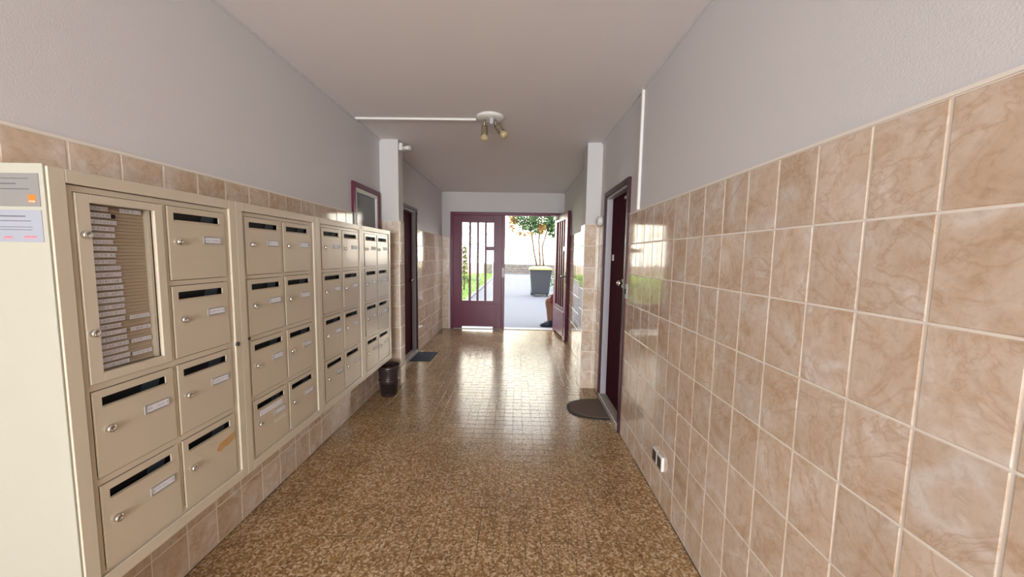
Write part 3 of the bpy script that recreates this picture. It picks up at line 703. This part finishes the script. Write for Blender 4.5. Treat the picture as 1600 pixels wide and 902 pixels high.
def leaves(bm, c, R, n, size, seed, flat=1.0):
    rnd = random.Random(seed); c = Vector(c)
    for _ in range(n):
        d = Vector((rnd.gauss(0, 1), rnd.gauss(0, 1), rnd.gauss(0, 1))).normalized(); p = c + Vector((d.x * R[0], d.y * R[1], d.z * R[2])) * rnd.uniform(.35, 1) ** .6
        s = size * rnd.uniform(.6, 1.3); u = Vector((rnd.gauss(0, 1), rnd.gauss(0, 1), rnd.gauss(0, .7))).normalized(); v = u.orthogonal().normalized(); v = (Matrix.Rotation(rnd.uniform(0, 6.28), 3, u) @ v)
        q = [p - u * s, p + v * s * .45, p + u * s, p - v * s * .45]
        bm.faces.new([bm.verts.new(a) for a in q])
def stem(bm, pts, r0, r1):
    n = len(pts) - 1
    for i in range(n): cyl(bm, pts[i], pts[i + 1], r0 + (r1 - r0) * i / n, r0 + (r1 - r0) * (i + 1) / n, n=8)
t = thing('garden_tree', 'leafy tree with several thin trunks behind the wheeled bin', 'tree', (1.15, 20, -.006))
for pts in ([(1.15, 20, 0), (1.05, 20, .7), (.85, 20, 1.6), (.7, 20, 2.6), (.2, 20, 3.6)], [(1.2, 20.05, 0), (1.2, 20, 1.0), (1.1, 20, 2.2), (1.25, 20, 3.4)], [(1.25, 20, 0), (1.4, 20, .8), (1.3, 20.1, 1.8), (1.7, 20, 3.3)]):
    bm = bmesh.new(); stem(bm, pts, .065, .03); obj('trunk', bm, 'bark', t)
bm = bmesh.new()
for k, (c, R, n) in enumerate([((.3, 20, 3.4), (.9, .9, .45), 900), ((1.3, 20, 3.3), (.9, .9, .6), 1100), ((2.0, 20, 3.2), (.6, .8, .8), 800), ((-.3, 20.3, 3.9), (.8, .8, .5), 700), ((1.0, 20, 4.3), (1.6, 1.4, .8), 1800), ((2.9, 20, 3.4), (.8, .8, 1.1), 1100), ((3.6, 20.4, 2.8), (.6, .7, .9), 700), ((1.0, 19.8, 2.75), (.45, .4, .3), 240), ((1.9, 19.8, 2.65), (.4, .4, .35), 260), ((.5, 19.8, 2.9), (.5, .4, .25), 260)]): leaves(bm, c, R, n, .085, k)
obj('foliage', bm, 'leaf_green', t, recalc=False)['kind'] = 'stuff'
bm = bmesh.new()
for k, (c, R, n) in enumerate([((-.3, 19.6, 3.0), (.22, .3, .42), 170), ((.05, 19.6, 2.5), (.25, .2, .12), 60), ((1.25, 19.5, 2.75), (.25, .2, .3), 150), ((.5, 19.5, 2.45), (.35, .2, .15), 70)]): leaves(bm, c, R, n, .075, k + 50)
o = obj('golden_foliage', bm, 'leaf_gold', t, recalc=False); o['kind'] = 'stuff'; o['label'] = 'orange yellow leaves'
t = thing('garden_shrub', 'slender yellow green shrub on the lawn at left', 'shrub', (-2.05, 14, .01))
bm = bmesh.new(); stem(bm, [(-2.05, 14, 0), (-2.03, 14, .7), (-2.06, 14, 1.3)], .03, .012); obj('trunk', bm, 'bark', t)
bm = bmesh.new()
for k in range(7): leaves(bm, (-2.05, 14, .35 + .2 * k), (.22 - .018 * k, .22 - .018 * k, .18), 150, .04, 80 + k)
obj('foliage', bm, 'leaf_shrub', t, recalc=False)['kind'] = 'stuff'
t = thing('garden_shrub', 'low green bush right of the wheeled bin', 'shrub', (1.75, 14.5, 0))
bm = bmesh.new(); stem(bm, [(1.75, 14.5, 0), (1.75, 14.5, .4)], .03, .02); obj('stem', bm, 'bark', t)
bm = bmesh.new()
for k in range(3): leaves(bm, (1.5 + .25 * k, 14.5, .4), (.3, .3, .38), 350, .04, 90 + k)
obj('foliage', bm, 'leaf_green', t, recalc=False)['kind'] = 'stuff'

# wheeled refuse bin
bxx, by = .76, 12.4
t = thing('wheeled_bin', 'dark grey wheeled refuse bin with yellow lid on the path', 'bin', (bxx, by, -.005))
bm = bmesh.new(); L = []
for z, hw, hd in ((.06, .27, .26), (.10, .285, .28), (.80, .35, .36), (.86, .355, .365)):
    L.append([bm.verts.new((bxx + s * hw, by + q * hd, z)) for s, q in ((-1, -1), (1, -1), (1, 1), (-1, 1))])
bm.faces.new(L[0][::-1]); bm.faces.new(L[-1])
for A, B in zip(L, L[1:]):
    for i in range(4): bm.faces.new((A[i], A[(i + 1) % 4], B[(i + 1) % 4], B[i]))
bevel(bm, .02, 2); obj('container', bm, 'bin_grey', t)
obj('rim', one((bxx - .375, bxx + .375, by - .385, by + .385, .84, .885), bev=.012), 'bin_grey', t)
bm = bmesh.new(); L = []
for z, hw, hd in ((.886, .38, .39), (.905, .385, .395), (.96, .33, .33), (.985, .20, .20)):
    L.append([bm.verts.new((bxx + s * hw, by + q * hd, z)) for s, q in ((-1, -1), (1, -1), (1, 1), (-1, 1))])
bm.faces.new(L[0][::-1]); bm.faces.new(L[-1])
for A, B in zip(L, L[1:]):
    for i in range(4): bm.faces.new((A[i], A[(i + 1) % 4], B[(i + 1) % 4], B[i]))
bevel(bm, .012, 2); obj('lid', bm, 'bin_lid', t)
for s in (-1, 1):
    bm = bmesh.new(); x = bxx + s * .27; cyl(bm, (x - .03, by + .28, .095), (x + .03, by + .28, .095), .1, n=24); bevel(bm, .006); obj('wheel', bm, 'rubber', t)
for s in (-1, 1): obj('foot', one((bxx + s * .22 - .03, bxx + s * .22 + .03, by - .25, by - .19, -.003, .07)), 'bin_grey', t)
bm = bmesh.new(); cyl(bm, (bxx - .28, by + .44, .86), (bxx + .28, by + .44, .86), .016, n=12)
for s in (-1, 1): cyl(bm, (bxx + s * .28, by + .36, .86), (bxx + s * .28, by + .44, .86), .016, n=12)
obj('handle', bm, 'bin_grey', t)

# bench block and the seated person beside the exit
tag(obj('stone_bench', one((.80, 1.30, 6.80, 7.5, -.005, .335), bev=.01), 'concrete', loc=(1.05, 7.15, -.005)), 'pale stone block outside right of the exit, under the seated person', 'bench')
def skin_body(name, verts, edges, radii, m, parent, rootv=0, sub=2):
    me = bpy.data.meshes.new(name); me.from_pydata([Vector(v) - parent_origin for v in verts], edges, []); o = bpy.data.objects.new(name, me); COL.objects.link(o)
    o.modifiers.new('s', 'SKIN'); sv = me.skin_vertices[0].data
    for i, r_ in enumerate(radii): sv[i].radius = (r_, r_) if not isinstance(r_, tuple) else r_; sv[i].use_root = (i == rootv)
    o.modifiers.new('d', 'SUBSURF').levels = sub; dg = bpy.context.evaluated_depsgraph_get(); ev = o.evaluated_get(dg); nm = bpy.data.meshes.new_from_object(ev); bpy.data.objects.remove(o)
    nm.name = name; nm.materials.clear(); nm.materials.append(MATS[m])
    for p_ in nm.polygons: p_.use_smooth = True
    q = bpy.data.objects.new(name, nm); COL.objects.link(q); q.parent = parent; return q
hipx, hy_ = .97, 7.08
person = thing('person', 'person seated outside right of the exit, bare shin and dark shoe showing', 'person', (hipx, hy_, -.005)); parent_origin = Vector(person.location)
V = []; E = []; Rr = []
def j(p, r, frm=None):
    V.append(p); Rr.append(r); i = len(V) - 1
    if frm is not None: E.append((frm, i))
    return i
pel = j((hipx, hy_, .50), .13); sp = j((hipx + .02, hy_, .68), (.13, .11), pel); ch = j((hipx + .01, hy_, .86), (.155, .11), sp); nk0 = j((hipx, hy_, .98), .07, ch); nk = j((hipx - .02, hy_, 1.05), .052, nk0)
h1 = j((hipx - .05, hy_, 1.13), .085, nk); h2 = j((hipx - .055, hy_, 1.21), .082, h1); h3 = j((hipx - .05, hy_, 1.25), .05, h2)
nose = j((hipx - .145, hy_, 1.155), .012, h1)
for s in (-1, 1):
    a = j((hipx - .04, hy_ + s * .09, .49), .085, pel); kx = .56 if s < 0 else .64
    b = j((kx + .18, hy_ + s * .10, .515), .072, a); k_ = j((kx, hy_ + s * .10, .505), .050, b)
    c = j((kx + .035, hy_ + s * .10, .36), .044, k_); d = j((kx + .055, hy_ + s * .10, .10), .034, c); e = j((kx + .055, hy_ + s * .10, .055), .033, d); f_ = j((kx - .08, hy_ + s * .10, .035), .026, e)
    sh = j((hipx, hy_ + s * .17, .93), .062, ch); el = j((hipx - .12, hy_ + s * .21, .70), .042, sh); wr_ = j((kx + .17, hy_ + s * .13, .625), .026, el)
    hd = j((kx + .11, hy_ + s * .12, .605), .024, wr_)
    for q in range(4):
        g1 = j((kx + .065, hy_ + s * (.145 - .019 * q), .60), .009, hd); g2 = j((kx + .03 + .004 * q, hy_ + s * (.147 - .019 * q), .58), .008, g1); j((kx + .01 + .004 * q, hy_ + s * (.147 - .019 * q), .56), .007, g2)
    th = j((kx + .10, hy_ + s * .085, .595), .010, hd); j((kx + .07, hy_ + s * .072, .585), .009, th)
skin_body('body', V, E, Rr, 'skin', person)
def piece(name, pts, rr, m, edges=None): return skin_body(name, pts, edges or [(i, i + 1) for i in range(len(pts) - 1)], rr, m, person)
piece('jacket', [(hipx, hy_, .52), (hipx + .02, hy_, .68), (hipx + .01, hy_, .86), (hipx, hy_, .99), (hipx, hy_ - .17, .93), (hipx - .12, hy_ - .21, .70), (.74, hy_ - .135, .63), (hipx, hy_ + .17, .93), (hipx - .12, hy_ + .21, .70), (.80, hy_ + .135, .63)],
      [.145, (.15, .125), (.172, .125), .07, .075, .055, .036, .075, .055, .036], 'jacket', [(0, 1), (1, 2), (2, 3), (2, 4), (4, 5), (5, 6), (2, 7), (7, 8), (8, 9)])
piece('shorts', [(hipx + .01, hy_, .50), (hipx - .05, hy_ - .09, .497), (.73, hy_ - .10, .515), (.60, hy_ - .10, .515), (hipx - .05, hy_ + .09, .497), (.80, hy_ + .10, .515), (.68, hy_ + .10, .515)], [.145, .10, .085, .078, .10, .085, .078], 'shorts', [(0, 1), (1, 2), (2, 3), (0, 4), (4, 5), (5, 6)])
for s, kx in ((-1, .56), (1, .64)):
    y_ = hy_ + s * .10; kx += .02
    bm = bmesh.new(); L = []
    for z, x0, x1, hw in ((-.002, -.13, .115, .042), (.02, -.14, .12, .048), (.055, -.125, .115, .045), (.085, -.03, .11, .040), (.12, .01, .105, .044)):
        L.append([bm.verts.new((kx + x, y_ + yy, z)) for x, yy in ((x0, 0), (x0 + .03, -hw * .8), ((x0 + x1) / 2, -hw), (x1 - .03, -hw * .8), (x1, 0), (x1 - .03, hw * .8), ((x0 + x1) / 2, hw), (x0 + .03, hw * .8))])
    bm.faces.new(L[0][::-1]); bm.faces.new(L[-1])
    for A, B in zip(L, L[1:]):
        for i in range(8): bm.faces.new((A[i], A[(i + 1) % 8], B[(i + 1) % 8], B[i])).smooth = True
    obj('shoe', bm, 'shoe', person)
bm = bmesh.new(); bmesh.ops.create_icosphere(bm, subdivisions=3, radius=1, matrix=Matrix.Translation((hipx - .035, hy_, 1.185)) @ Matrix.Diagonal((.10, .088, .095, 1)))
for v in list(bm.verts):
    if v.co.x < hipx - .085 and v.co.z < 1.21: v.co.x = hipx - .085
obj('hair', bm, 'hair', person)
bm = bmesh.new()
for s in (-1, 1): bmesh.ops.create_icosphere(bm, subdivisions=1, radius=.009, matrix=Matrix.Translation((hipx - .132, hy_ + s * .03, 1.175)))
obj('eyes', bm, 'hair', person)
